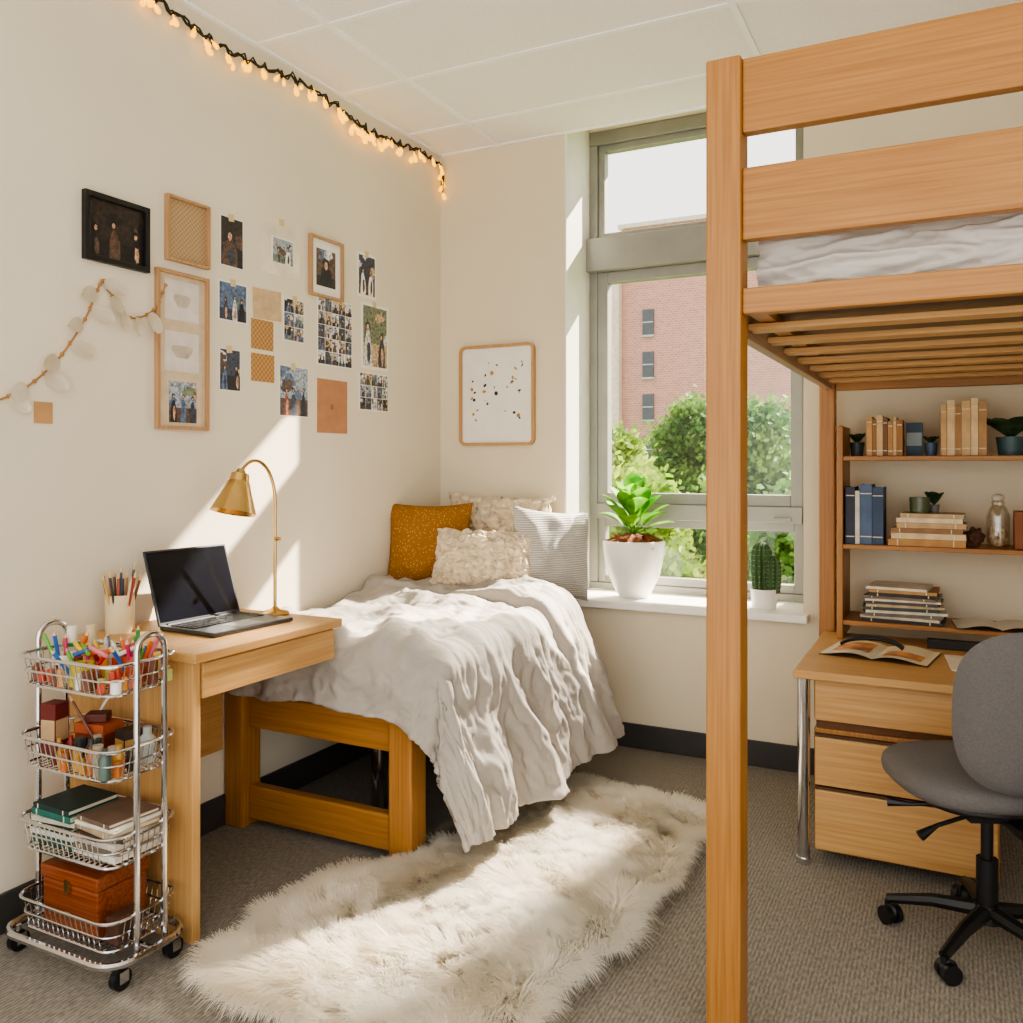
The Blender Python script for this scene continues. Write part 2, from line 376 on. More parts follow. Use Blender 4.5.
# ---------------------------------------------------------------- rug
def rug():
    poly=[(-1.77,1.70),(-1.3,1.60),(-1.0,1.58),(-.90,2.0),(-.83,2.6),(-.83,3.26),(-1.1,3.36),(-1.56,3.35),(-1.54,2.72),(-1.59,2.40),(-1.77,2.28)]
    P=np.array(poly)
    def inside(x,y):
        c=np.zeros(x.shape,bool); j=len(P)-1
        for i in range(len(P)):
            xi,yi=P[i];xj,yj=P[j]
            cond=((yi>y)!=(yj>y))&(x<(xj-xi)*(y-yi)/(yj-yi)+xi); c^=cond; j=i
        return c
    N=240000
    x=np.random.uniform(-1.9,-.7,N); y=np.random.uniform(1.5,3.45,N)
    def ins(x,y): return inside(x+.022*np.sin(y*13)+.014*np.sin(y*29+1)+.008*np.sin(y*61),y+.022*np.sin(x*15)+.01*np.sin(x*47))
    k=ins(x,y); x=x[k][:130000];y=y[k][:130000]; N=len(x)
    ox=np.zeros(N);oy=np.zeros(N)
    for ddx,ddy in ((1,0),(-1,0),(0,1),(0,-1),(.7,.7),(-.7,.7),(.7,-.7),(-.7,-.7)):
        for dist in (.02,.04,.065,.09):
            o_=~ins(x+ddx*dist,y+ddy*dist); ox+=o_*ddx; oy+=o_*ddy
    on=np.hypot(ox,oy); ew=np.clip(on/9,0,1)**1.3
    fx=np.sin(x*9+2*np.sin(y*5))*np.cos(y*7+1.3*np.sin(x*6)); fy=np.sin(y*10+2*np.sin(x*7)+1)*np.cos(x*8)
    tx=np.floor(x/.045+.6*np.sin(y*45)); ty=np.floor(y/.045+.6*np.sin(x*41))
    h=np.sin(tx*127.1+ty*311.7)*43758.5; h=h-np.floor(h); h2=np.sin(tx*269.5+ty*183.3)*43758.5; h2=h2-np.floor(h2)
    ang=4.1+fx*1.2+(h-.5)*2.2+np.random.normal(0,.30,N)
    vx=np.cos(ang)*(1-ew)+ew*1.3*ox/(on+1e-6); vy=np.sin(ang)*(1-ew)+ew*1.3*oy/(on+1e-6)
    ang=np.arctan2(vy,vx)+ew*np.random.normal(0,.35,N)
    ln=.074+.026*h2+.010*fy+np.random.uniform(-.02,.014,N)
    lean=.58+.16*fy+.36*(h2-.5)+np.random.uniform(-.16,.16,N)+ew*.15
    dx=np.cos(ang)*np.sin(lean); dy=np.sin(ang)*np.sin(lean); dz=np.maximum(np.cos(lean),.15)
    sx=-np.sin(ang); sy=np.cos(ang); wd=np.random.uniform(.0008,.0016,N)
    V=np.zeros((N,7,3),np.float32)
    for i,(s,wf,curl) in enumerate(((0,1,0),(.4,.9,.05),(.75,.6,.22))):
        px=x+dx*ln*(s+curl); py=y+dy*ln*(s+curl); pz=.022+dz*ln*s*(1-.35*s)
        V[:,2*i,0]=px-sx*wd*wf;V[:,2*i,1]=py-sy*wd*wf;V[:,2*i,2]=pz
        V[:,2*i+1,0]=px+sx*wd*wf;V[:,2*i+1,1]=py+sy*wd*wf;V[:,2*i+1,2]=pz
    V[:,6,0]=x+dx*ln*1.3;V[:,6,1]=y+dy*ln*1.3;V[:,6,2]=np.maximum(.022+dz*ln*.62-ew*.022,.003)
    per=[];L=len(poly)
    cxm,cym=-1.25,2.45
    for i in range(L):
        a=Vector(poly[i]);b=Vector(poly[(i+1)%L])
        for q in range(14):
            p=a.lerp(b,q/14); d=Vector((cxm,cym))-p; d.y*=.5; per.append(p+d.normalized()*.03)
    n=len(per); vs=[(p.x,p.y,.001) for p in per]+[(p.x,p.y,.022) for p in per]
    fs=[tuple(range(n-1,-1,-1)),tuple(range(n,2*n))]+[(i,(i+1)%n,n+(i+1)%n,n+i) for i in range(n)]
    Vb=np.array(vs,np.float32); nb=len(Vb)
    me=bpy.data.meshes.new("rug")
    allv=np.concatenate([Vb,V.reshape(-1,3)])
    o=np.array([-1.3,2.45,0],np.float32)
    base=nb+np.arange(N)*7
    q=np.stack([np.stack([base,base+1,base+3,base+2],1),np.stack([base+2,base+3,base+5,base+4],1)],1).reshape(-1,4)
    t=np.stack([base+4,base+5,base+6],1)
    starts=[];c=0;lb=[]
    for f in fs: starts.append(c); lb+=list(f); c+=len(f)
    starts=np.array(starts); qs=c+np.arange(len(q))*4; c2=c+len(q)*4; ts=c2+np.arange(len(t))*3
    allL=np.concatenate([np.array(lb),q.ravel(),t.ravel()]).astype(np.int32); allS=np.concatenate([starts,qs,ts]).astype(np.int32)
    me.vertices.add(len(allv)); me.vertices.foreach_set("co",(allv-o).ravel())
    me.loops.add(len(allL)); me.loops.foreach_set("vertex_index",allL)
    me.polygons.add(len(allS)); me.polygons.foreach_set("loop_start",allS)
    me.update(calc_edges=True); me.validate()
    me.materials.append(leafmat("rug_fur",(253,246,232),(255,252,244),.5,3))
    ob=bpy.data.objects.new("rug",me); ob.location=o.tolist(); bpy.context.collection.objects.link(ob)
    ob["label"]="fluffy cream white shag rug on the carpet"; ob["category"]="rug"
rug()
# ---------------------------------------------------------------- small desk
dk=thing("desk","narrow light maple desk with a drawer beside the bed","desk",(-2.16,2.1,0))
ZD=.82
G().box(-2.455,-1.895,1.79,2.45,ZD-.028,ZD).make("desktop",maple['y'],parent=dk,smooth=0,bevel=.004)
G().box(-2.44,-1.915,1.80,1.83,0,ZD-.028).make("side_panel",maple['z'],parent=dk,smooth=0,bevel=.003)
G().box(-2.44,-1.93,1.83,2.42,ZD-.13,ZD-.028).make("drawer_box",maple['y'],parent=dk,smooth=0,bevel=.002)
G().box(-1.93,-1.91,1.835,2.425,ZD-.135,ZD-.033).make("drawer",maple['y'],parent=dk,smooth=0,bevel=.003)
G().box(-2.44,-2.42,1.83,2.42,.3,ZD-.13).make("back_panel",maple['y'],parent=dk,smooth=0)
def laptop():
    M=T(-2.265,2.17,ZD,-.05)
    t=thing("laptop","open dark grey laptop standing on the light wood desk","laptop",(-2.265,2.17,ZD))
    mb=mat("laptop_shell",(78,80,84),.35,metal=.7,var=.02); ms=mat("laptop_screen",(18,20,28),.12,var=.2,nscale=4); mkk=mat("laptop_keys",(22,22,24),.5)
    G(M).box(0,.25,-.17,.17,.001,.015).make("base",mb,parent=t,smooth=0,bevel=.004)
    g=G(M)
    for i in range(5):
        for j in range(14): g.box(.03+i*.022,.03+i*.022+.018,-.15+j*.0215,-.15+j*.0215+.018,.015,.0175)
    g.make("keyboard",mkk,parent=t,smooth=0)
    G(M).box(.155,.235,-.055,.055,.015,.0158).make("touchpad",mat("laptop_pad",(120,122,126),.3,metal=.5),parent=t,smooth=0)
    M2=M@Matrix.Translation((0,0,.012))@Matrix.Rotation(-math.radians(18),4,'Y')
    g=G(M2); g.box(-.008,0,-.17,.17,0,.25,0); g.make("display_lid",mb,parent=t,smooth=0,bevel=.003)
    G(M2).box(0,.0015,-.162,.162,.012,.243).make("screen",ms,parent=t,smooth=0)
    G(M).cyl((0,-.14,.012),(0,.14,.012),.007,n=10).make("hinge",mkk,parent=t)
laptop()
def lamp():
    x,y=-2.15,2.397; z=ZD
    t=thing("desk_lamp","brass gooseneck desk lamp with metal shade","lamp",(x,y,z))
    G().lathe([(0,0),(.048,0),(.05,.008),(.044,.014),(.018,.02),(.008,.03),(0,.03)],(x,y,z)).make("lamp_base",M_brass,parent=t)
    pts=[(x,y,z+.02),(x,y,z+.40)]
    for i in range(1,15):
        a=math.pi*i/15*.80
        s=(1-math.cos(a))/2
        pts.append((x-.055*s,y-.14*s,z+.40+.145*math.sin(a)))
    G().tube(pts,.006,10).make("stem",M_brass,parent=t)
    e=Vector(pts[-1])
    M=Matrix.Translation(e)@Matrix.Rotation(-.25,4,'X')
    G(M).lathe([(0,.015),(.012,.013),(.018,0),(.030,-.004),(.034,-.03),(.038,-.034),(.046,-.06),(.076,-.135),(.078,-.14),(.074,-.135),(.042,-.06),(.02,-.03)],n=32).make("lamp_shade",M_brass,parent=t)
    G(M).ell((0,0,-.09),.024,.024,.032).make("bulb",mat("bulb_glass",(240,230,205),.3),parent=t)
    G().cyl((x+.006,y,z+.27),(x+.022,y,z+.27),.008,n=10).make("switch",M_brass,parent=t)
lamp()
def cup(x,y,z,r,h,m,lab,cat="cup",name="pencil_cup"):
    return G().lathe([(0,0),(r*.95,0),(r,h*.1),(r,h),(r*.92,h),(r*.9,.008),(0,.008)],(x,y,z),24).make(name,m,label=lab,category=cat)
PCX,PCY=-2.37,1.93
cup(PCX,PCY,ZD,.044,.12,mat("cream_cup",(222,204,166),.4),"cream ceramic cup holding pencils on the desk")
pcols=[(170,70,50),(60,60,64),(206,170,90),(110,60,40),(220,200,170),(40,70,90),(180,120,60),(150,40,40),(90,90,80)]
pm=[mat("pencil_paint_%d"%i,c,.4) for i,c in enumerate(pcols)]; ptip=mat("pencil_wood",(224,190,140),.6)
def pencil(p0,p1,m,grp,name="pencil",lab="coloured pencil standing in a cup",cat="pencil",r=.0038):
    p0=Vector(p0);p1=Vector(p1);q=p0.lerp(p1,.9)
    g=G(); g.tube([p0,q],r,6,m=0); g.tube([q,p1],[r,.0006],6,m=1); g.make(name,[m,ptip],label=lab,category=cat,group=grp)
for i in range(20):
    a=i*2.4; r0=.018; r1=.075*(.35+.65*rnd())
    pencil((PCX+r0*math.cos(a),PCY+r0*math.sin(a),ZD+.01),(PCX+r1*math.cos(a),PCY+r1*math.sin(a),ZD+U(.17,.215)),pm[i%9],"pencils in the desk cup")
# ---------------------------------------------------------------- cart
cx0,cx1,cy0,cy1=-2.31,-1.925,1.535,1.77
cart=thing("rolling_cart","four tier chrome wire rolling cart full of supplies","cart",((cx0+cx1)/2,(cy0+cy1)/2,0))
for X in (cx0-.006,cx1+.006):
    pts=[(X,1.615,.07),(X,1.615,.86)]
    for i in range(1,8):
        a=math.pi*i/8; pts.append((X,1.66-.045*math.cos(a),.86+.04*math.sin(a)))
    pts+=[(X,1.705,.86),(X,1.705,.07)]
    G().tube(pts,.0085,10).make("side_frame",M_chrome,parent=cart)
TZ=[.75,.53,.305,.09]
for z in TZ:
    g=G(); hh=.08
    g.tube(rrect(cx0,cx1,cy0,cy1,z+hh,.05),.005,8,closed=True)
    g.tube(rrect(cx0+.008,cx1-.008,cy0+.008,cy1-.008,z+hh*.5,.045),.0028,6,closed=True)
    g.tube(rrect(cx0+.015,cx1-.015,cy0+.015,cy1-.015,z,.04),.004,6,closed=True)
    for i in range(15):
        x=cx0+.05+(cx1-cx0-.1)*i/14
        g.tube([(x,cy0,z+hh),(x,cy0+.016,z),(x,cy1-.016,z),(x,cy1,z+hh)],.0018,5)
    for i in range(8):
        y=cy0+.05+(cy1-cy0-.1)*i/7
        g.tube([(cx0,y,z+hh),(cx0+.016,y,z-.002),(cx1-.016,y,z-.002),(cx1,y,z+hh)],.0018,5)
    g.make("wire_basket",M_chrome,parent=cart)
g=G(); g.tube(rrect(cx0-.045,cx1+.03,cy0-.015,cy1+.005,.072,.07),.0105,8,closed=True)
g.tube([(cx0-.05,1.65,.072),(cx1+.03,1.65,.072)],.007,8); g.make("base_frame",M_chrome,parent=cart)
for x in (cx0-.02,cx1+.005):
    for y in (cy0+.03,cy1-.035):
        g=G(); g.cyl((x,y,.04),(x,y,.072),.008); g.box(x-.016,x-.012,y-.014,y+.014,.022,.052); g.box(x+.012,x+.016,y-.014,y+.014,.022,.052)
        c=g.make("caster",M_chrome,parent=cart)
        G().cyl((x-.010,y,.029),(x+.010,y,.029),.028,n=20).make("wheel",M_black,parent=c)
def boxitem(x0,x1,y0,y1,z0,z1,c,name,lab,cat,grp=None,rz=0,rough=.6,metal=0,stripe=None):
    cx,cy=(x0+x1)/2,(y0+y1)/2
    g=G(T(cx,cy,z0,rz)); a,b_,h=x1-cx,y1-cy,z1-z0
    g.box(-a,a,-b_,b_,0,h)
    ms=[mat(name+"_m",c,rough,metal=metal)]
    if stripe is not None:
        g.box(-a*.9,a*.9,-b_-.0008,-b_,h*.3,h*.7,1); g.box(a,a+.0008,-b_*.9,b_*.9,h*.3,h*.7,1); ms.append(mat(name+"_s",stripe,rough))
    return g.make(name,ms,label=lab,category=cat,group=grp,smooth=0,bevel=.003 if stripe is None else 0)
def clutter(n,z0,x0,x1,y0,y1,cols,grp,hmax=.05,placed=None):
    placed=placed if placed is not None else []; k0=len(placed)
    for i in range(n*14):
        if len(placed)-k0>=n: break
        x,y=U(x0,x1),U(y0,y1); r=U(.010,.017)
        if any((x-a)**2+(y-b)**2<(r+c+.002)**2 for a,b,c in placed): continue
        placed.append((x,y,r)); h=U(.03,hmax); c=random.choice(cols); j=i%3
        if j==0: G().lathe([(0,0),(r,0),(r,h*.7),(r*.5,h*.85),(r*.5,h),(0,h)],(x,y,z0),14).make("bottle",mat("cb",c,.3),label="tiny coloured paint bottle in the cart basket",category="bottle",group=grp)
        elif j==1: G().lathe([(0,0),(r,0),(r*1.05,h),(r*.3,h*1.0),(0,h)],(x,y,z0),14).make("jar",mat("cj",c,.25),label="tiny coloured craft jar in the cart basket",category="jar",group=grp)
        else: boxitem(x-r*.7,x+r*.7,y-r*.7,y+r*.7,z0,z0+h,c,"small_box","tiny coloured craft box in the cart basket","box",grp,rz=U(-.6,.6))
z=TZ[0]+.005
cups=[(-2.235,1.64),(-2.115,1.60),(-2.02,1.69),(-2.15,1.715)]
cup(*cups[0],z,.033,.065,mat("c1",(240,232,214),.4),"white cup of craft supplies in the cart","cup","cup")
cup(*cups[1],z,.032,.06,mat("c2",(200,180,60),.4),"yellow plastic cup in the cart basket","cup","cup")
cup(*cups[2],z,.036,.075,mat("c3",(186,84,52),.4),"orange plastic cup of markers in the cart","cup","cup")
cup(*cups[3],z,.034,.07,mat("c4",(230,226,218),.4),"pale cup of markers in the cart","cup","cup")
mk_cols=[(216,100,30),(40,120,64),(200,40,96),(236,196,40),(40,100,170),(236,234,228),(180,30,34),(226,120,146),(100,170,60)]
mm=[mat("marker_%d"%i,c,.35) for i,c in enumerate(mk_cols)]
for (ccx,ccy),n,o in zip(cups,(5,4,15,9),(0,2,0,3)):
    for i in range(n):
        a=i*2.4+o; r0=.014; r1=U(.04,.10)
        pencil((ccx+r0*math.cos(a),ccy+r0*math.sin(a),z+.012),(ccx+r1*math.cos(a),ccy+r1*.8*math.sin(a),z+U(.08,.14)),mm[(i*2+o)%9],"markers in the cart","marker","coloured marker pen standing in a cart cup","marker",.0055)
for i,(x,y,c,l) in enumerate(((-2.275,1.69,(238,232,220),"cream"),(-2.245,1.73,(214,196,160),"kraft"))):
    G().tube([(x,y,z),(x-.0,y,z+.13)],.014,12).make("paper_roll",mat("roll%d"%i,c,.8),label=l+" paper roll standing in the cart basket",category="paper roll")
clutter(34,z,-2.29,-1.945,1.555,1.745,[(236,170,110),(240,160,60),(248,204,110),(236,230,220),(200,80,60),(190,200,120),(230,140,120),(120,70,50)],"little craft pots on the top tier",.075,[(a,b,.037) for a,b in cups]+[(-2.275,1.69,.015),(-2.245,1.73,.015)])
for i in range(7):
    x,y=U(-2.24,-1.99),U(1.59,1.70); a=U(0,3.1)
    pencil((x-.05*math.cos(a),y-.03*math.sin(a),z+.078+i*.002),(x+.05*math.cos(a),y+.03*math.sin(a),z+.09+i*.002),mm[(i*4+1)%9],"markers in the cart","marker","coloured marker lying across the cart basket","marker",.006)
z=TZ[1]+.005
boxitem(-2.285,-2.235,1.60,1.65,z,z+.15,(104,34,30),"small_bottle_box","dark red box in the second cart basket","box",rz=.2,stripe=(190,160,120))
boxitem(-2.22,-2.12,1.66,1.735,z,z+.09,(170,84,46),"small_box","rust orange box in the cart basket","box",rz=.15,stripe=(120,50,30))
boxitem(-2.20,-2.14,1.67,1.72,z+.092,z+.115,(90,40,32),"small_box","maroon box on top of an orange box","box",rz=.6)
boxitem(-2.085,-2.035,1.68,1.735,z,z+.08,(60,46,40),"small_box","dark brown box in the cart basket","box",rz=-.2,stripe=(190,150,90))
G().lathe([(0,0),(.024,0),(.026,.01),(.026,.06),(.012,.075),(.012,.095),(0,.095)],(-1.99,1.71,z),20).make("bottle",mat("botw",(170,176,170),.15),label="clear grey craft bottle in the cart basket",category="bottle")
clutter(34,z,-2.215,-1.95,1.555,1.65,[(170,160,140),(120,60,40),(50,58,58),(200,150,70),(150,54,40),(206,200,188),(80,100,92),(180,104,50)],"little craft pots in the cart",.085)
pencil((-2.26,1.70,z),(-2.15,1.74,z+.19),mm[5],"brushes in the cart","brush","thin paint brush leaning in the cart","brush")
pencil((-2.10,1.66,z+.01),(-2.22,1.64,z+.17),pm[3],"brushes in the cart","brush","thin paint brush leaning in the cart","brush")
# books
def book(M,t,d,h,c,lab,grp=None,name="book",pg=(228,216,192)):
    g=G(M); k=.0022
    g.box(-t/2,-t/2+k,-d/2,d/2,0,h,0); g.box(t/2-k,t/2,-d/2,d/2,0,h,0); g.box(-t/2+k,t/2-k,-d/2,-d/2+k,0,h,0)
    g.box(-t/2+k,t/2-k,-d/2+k,d/2-.003,.003,h-.003,1)
    for q in (.12,.84): g.box(-t/2+.001,t/2-.001,-d/2-.0006,-d/2,h*q,h*q+.004,1)
    return g.make(name,[mat("book_cover",c,.6,var=.08,nscale=20),mat("book_pages",pg,.85,var=.06,nscale=1,stretch=(300,1,1))],label=lab,category="book",group=grp,smooth=0)
def lay(x,y,z,rz,t,d,h,c,lab,grp=None):
    M=T(x,y,z,rz)@Matrix.Translation((-h/2,0,t/2))@Matrix.Rotation(math.pi/2,4,'Y')
    return book(M,t,d,h,c,lab,grp)
z=TZ[2]+.005
zz=z
for c,t,h in (((24,80,70),.022,.165),((222,224,220),.014,.17),((30,44,40),.02,.168),((210,206,190),.012,.16),((40,110,96),.018,.165),((26,52,50),.014,.15)):
    lay(-2.21,1.655,zz,U(-.10,.10),t,.155,h,c,"green and white paperback lying in the cart","books in the cart"); zz+=t+.001
zz=z
for c,t,h in (((226,222,214),.016,.165),((120,110,98),.014,.16),((206,198,186),.016,.165),((70,60,52),.012,.165),((190,168,140),.014,.15),((230,224,212),.01,.155),((110,90,76),.012,.14)):
    lay(-2.035,1.655,zz,U(-.14,.14),t,.155,h,c,"worn magazine stacked in the cart basket","magazines in the cart"); zz+=t+.001
z=TZ[3]+.005
bx=thing("wooden_box","glossy reddish brown wooden box on the bottom tier","box",(-2.13,1.65,z))
mbx=wood("box_wood",(108,50,22),(150,78,38),'x',.25)
G().box(-2.24,-2.02,1.575,1.735,z,z+.125).make("body",mbx,parent=bx,smooth=0,bevel=.005)
G().box(-2.245,-2.015,1.57,1.74,z+.127,z+.165).make("lid",mbx,parent=bx,smooth=0,bevel=.005)
G().box(-2.14,-2.12,1.565,1.573,z+.105,z+.14).make("clasp",M_brass,parent=bx,smooth=0)
boxitem(-1.995,-1.95,1.58,1.66,z,z+.07,(80,52,38),"small_box","brown leather case in the bottom basket","box")
# ---------------------------------------------------------------- wall pictures
SN=[(26,24,26),(214,206,194),(190,146,118),(44,34,30),(84,100,126),(140,70,56),(104,112,92),(236,232,224),(54,58,72),(176,152,118),(84,64,52),(140,148,158)]
SM=[mat("snap_%d"%i,c,.4,var=.0 if i==7 else .38,nscale=70) for i,c in enumerate(SN)]
def snap(g,x,y0,y1,z0,z1,bg,n,clothes,hair=3,skin=2,ground=None):
    e=.00012; K=[1]
    def quad(a,b,c,d,m): g.add([(x+e*K[0],a,c),(x+e*K[0],b,c),(x+e*K[0],b,d),(x+e*K[0],a,d)],[(0,1,2,3)],m); K[0]+=1
    def disc(cy,cz,ry,rz,m,wob=.0):
        pts=[]
        for i in range(14):
            a=2*math.pi*i/14; q=1+U(-wob,wob); yy=cy+ry*q*math.cos(a); zz=cz+rz*q*math.sin(a)
            pts.append((x+e*K[0],min(max(yy,y0),y1),min(max(zz,z0),z1)))
        g.add(pts,[tuple(range(14))],m); K[0]+=1
    W,Hh=y1-y0,z1-z0
    quad(y0,y1,z0,z1,bg)
    for _ in range(4): disc(U(y0,y1),U(z0+.4*Hh,z1),W*U(.1,.28),Hh*U(.06,.2),random.choice((bg,1,9,10,4,6) if bg!=3 else (0,10,3)),.35)
    if ground is not None: quad(y0,y1,z0,z0+Hh*U(.25,.4),ground)
    for i in range(n):
        cy=y0+W*(i+.5+U(-.15,.15))/n; s=min(W/n*1.25,Hh)*U(.75,.95); hz=z0+Hh*U(.50,.66)
        cl=clothes[i%len(clothes)]
        disc(cy+.02*s,z0+(hz-z0)*.15,s*.30,(hz-z0)*.78,cl,.12)
        disc(cy,hz+.015*s,s*.155,s*.19,hair,.12)
        disc(cy+U(-.03,.03)*s,hz-.02*s,s*.085,s*.12,skin,.08)
        disc(cy+.07*s,z0+(hz-z0)*.35,s*.12,(hz-z0)*.3,random.choice((cl,skin,8,10)),.2)
def print_(y0,y1,z0,z1,spec,lab,name="photo_print",cat="photo",border=.006,grid=(1,1),grp="photo prints taped to the wall",x=XL):
    g=G(); g.box(x-.0005,x+.002,y0,y1,z0,z1,7)
    nx,nz=grid; bw=border
    for i in range(nx):
        for j in range(nz):
            a=y0+bw+(y1-y0-2*bw)*i/nx; b=y0+bw+(y1-y0-2*bw)*(i+1)/nx; c=z0+bw+(z1-z0-2*bw)*j/nz; d=z0+bw+(z1-z0-2*bw)*(j+1)/nz
            if nx*nz>1: a+=.0012;b-=.0012;c+=.0012;d-=.0012; bg,n,cl=random.choice((0,1,4,8,9,11,1)),random.choice((1,1,2,3)),[random.choice((0,1,4,8,10,0))]; gr=random.choice((None,10,6,0))
            else: bg,n,cl,gr=spec
            snap(g,x+.002,a,b,c,d,bg,n,cl,ground=gr)
    return g.make(name,SM,label=lab,category=cat,group=grp,smooth=0)
def flat(y0,y1,z0,z1,m,name,lab,cat,th=.002,off=-.0005,tilt=0,sketch=None):
    cy,cz=(y0+y1)/2,(z0+z1)/2; g=G(Matrix.Translation((XL+off,cy,cz))@Matrix.Rotation(tilt,4,'X')); hy,hz=(y1-y0)/2,(z1-z0)/2
    g.box(0,th,-hy,hy,-hz,hz); ms=[m]
    if sketch:
        ms.append(sketch)
        for i in range(9):
            a=i*.7; g.add([(th+.0003,.012*math.cos(a)*q-.005,.02*math.sin(a)*q-.01+.002*i) for q in (.2,1)]+[(th+.0003,.012*math.cos(a+.35)*q-.005,.02*math.sin(a+.35)*q-.01+.002*i) for q in (1,.2)],[(0,1,2,3)],1)
    return g.make(name,ms,label=lab,category=cat,smooth=0)
def framed(y0,y1,z0,z1,mf,name,lab,w=.014,cat="picture frame",back=None):
    t=thing(name,lab,cat,(XL,(y0+y1)/2,z0))
    g=G(); X0,X1=XL,XL+.020
    g.box(X0,X1,y0,y0+w,z0,z1); g.box(X0,X1,y1-w,y1,z0,z1); g.box(X0,X1,y0+w,y1-w,z0,z0+w); g.box(X0,X1,y0+w,y1-w,z1-w,z1)
    g.make("frame",mf,parent=t,smooth=0,bevel=.002)
    G().box(X0,X0+.006,y0+w,y1-w,z0+w,z1-w).make("backing",back or M_paper,parent=t,smooth=0)
    return t
def inpic(t,y0,y1,z0,z1,bg,n,cl,gr=None,sk=2,hair=3):
    g=G(); snap(g,XL+.0062,y0,y1,z0,z1,bg,n,cl,ground=gr,skin=sk,hair=hair); g.make("picture",SM,parent=t,smooth=0)
lightwood=wood("pale_frame_wood",(166,126,86),(190,152,110),'z')
t=framed(1.86,2.11,2.0,2.22,mat("black_frame",(22,20,20),.4),"picture_frame","black framed dark photograph hung on the wall",.018)
inpic(t,1.878,2.092,2.018,2.202,3,3,[0,10,0],0,2,0)
framed(2.184,2.381,2.065,2.295,lightwood,"pin_board","woven burlap board with thin wooden frame",.01,"pin board",weave_mat("burlap",(186,158,120),(160,132,98),110))
t=framed(2.141,2.376,1.475,2.03,lightwood,"picture_frame","tall narrow wooden collage frame with three photos",.012,back=mat("linen_back",(208,188,160),.9,var=.05,nscale=20))
msoft=mat("faded_photo",(214,206,196),.6,var=.05,nscale=14); msoft2=mat("faded_shape",(186,172,156),.6,var=.08,nscale=20)
for (a,b,sh) in ((1.86,2.0,0),(1.68,1.82,1)):
    g=G(); g.box(XL+.006,XL+.0075,2.182,2.335,a,b,0)
    cy,cz=2.258,(a+b)/2
    pts=[(XL+.0078,cy+(.045+.012*math.sin(3*q*.5))*math.cos(q*.5)*(1 if sh else .8),cz+(.030+.008*math.cos(2*q*.5))*math.sin(q*.5)) for q in range(12)]
    g.add(pts,[tuple(range(12))],1); g.make("picture",[msoft,msoft2],parent=t,smooth=0)
inpic(t,2.20,2.325,1.50,1.645,11,3,[0,4,8],10)
t=framed(2.945,3.169,2.075,2.335,lightwood,"picture_frame","small pale wood frame with white mat and photo",.012)
inpic(t,2.992,3.122,2.125,2.285,10,1,[0],3)
print_(2.444,2.564,2.10,2.29,(3,1,[10],0),"small vertical dark photo print on the wall",border=.004)
flat(2.66,2.89,2.12,2.34,mat("paper_back",(232,220,198),.8),"paper_sheet","cream paper sheet backing a small photo","paper")
print_(2.72,2.85,2.165,2.275,(11,2,[6,7],6),"small photo clipped on cream paper",x=XL+.002)
print_(3.287,3.435,2.13,2.335,(8,2,[7],10),"vertical photo print with white border",border=.012)
print_(2.434,2.585,1.893,2.045,(4,3,[8,1,0],8),"square photo of people in blue tones")
flat(2.617,2.778,1.93,2.05,mat("kraft_p",(202,174,138),.85,var=.06,nscale=30),"paper_card","tan kraft paper note on the wall","card",tilt=.03)
flat(2.607,2.731,1.807,1.925,weave_mat("weave1",(192,150,98),(162,120,74),90),"woven_card","tan woven texture card on the wall","card")
print_(2.79,2.919,1.86,2.04,(1,2,[0,8],8),"vertical photo of dark figures on white",grid=(2,3),border=.004)
print_(3.004,3.249,1.785,2.08,None,"large photo collage of many small pictures",grid=(5,5),border=.004)
print_(3.318,3.534,1.80,2.108,(6,2,[1,8],9),"tall photo print of a person outdoors",border=.014)
print_(2.439,2.549,1.63,1.79,(8,2,[4,0],0),"small photo print in dark blue tones",border=.004)
flat(2.607,2.737,1.68,1.79,weave_mat("weave2",(194,150,96),(164,120,72),90),"woven_card","small honey woven texture card on the wall","card")
print_(2.766,2.945,1.55,1.76,(11,3,[5,8,0],10),"photo print of two people in mauve tones",border=.004)
flat(3.004,3.213,1.49,1.725,mat("terracotta_card",(180,130,94),.85,var=.04,nscale=20),"paper_card","terracotta coloured card with small sketch","card",sketch=mat("sketch_ink",(130,84,56),.8))
print_(3.303,3.534,1.604,1.782,None,"wide photo collage in blue and white",grid=(5,3),border=.004)
mtape=mat("masking_tape",(216,192,146),.7)
for i,(y,zz) in enumerate(((2.50,2.286),(2.78,2.336),(3.36,2.331),(2.51,2.041),(2.86,2.036),(3.13,2.076),(3.42,2.104),(2.49,1.786),(2.85,1.756))):
    flat(y-.014,y+.014,zz-.012,zz+.016,mtape,"tape_strip","short strip of masking tape holding a photo","tape",off=.0018,th=.0006,tilt=.1)
t=thing("picture_frame","rounded light wood frame with gold leaf print","picture frame",(-2.115,YB,1.45))
def backring(w,y0,y1,x0,x1,z0,z1,r):
    g=G(); o=[(p[0],p[1]) for p in rrect(x0,x1,z0,z1,0,r,6)]; i_=[(p[0],p[1]) for p in rrect(x0+w,x1-w,z0+w,z1-w,0,max(r-w,.004),6)]
    n=len(o); vs=[(a,y0,b) for a,b in o]+[(a,y0,b) for a,b in i_]+[(a,y1,b) for a,b in o]+[(a,y1,b) for a,b in i_]
    fs=[]
    for k in range(n):
        j=(k+1)%n; fs+=[(k,j,n+j,n+k),(k,2*n+k,2*n+j,j),(n+k,n+j,3*n+j,3*n+k),(2*n+k,3*n+k,3*n+j,2*n+j)]
    return g.add(vs,fs)
backring(.015,YB-.024,YB,-2.333,-1.897,1.45,1.97,.035).make("frame",wood("round_frame",(176,132,84),(200,160,110),'z'),parent=t)
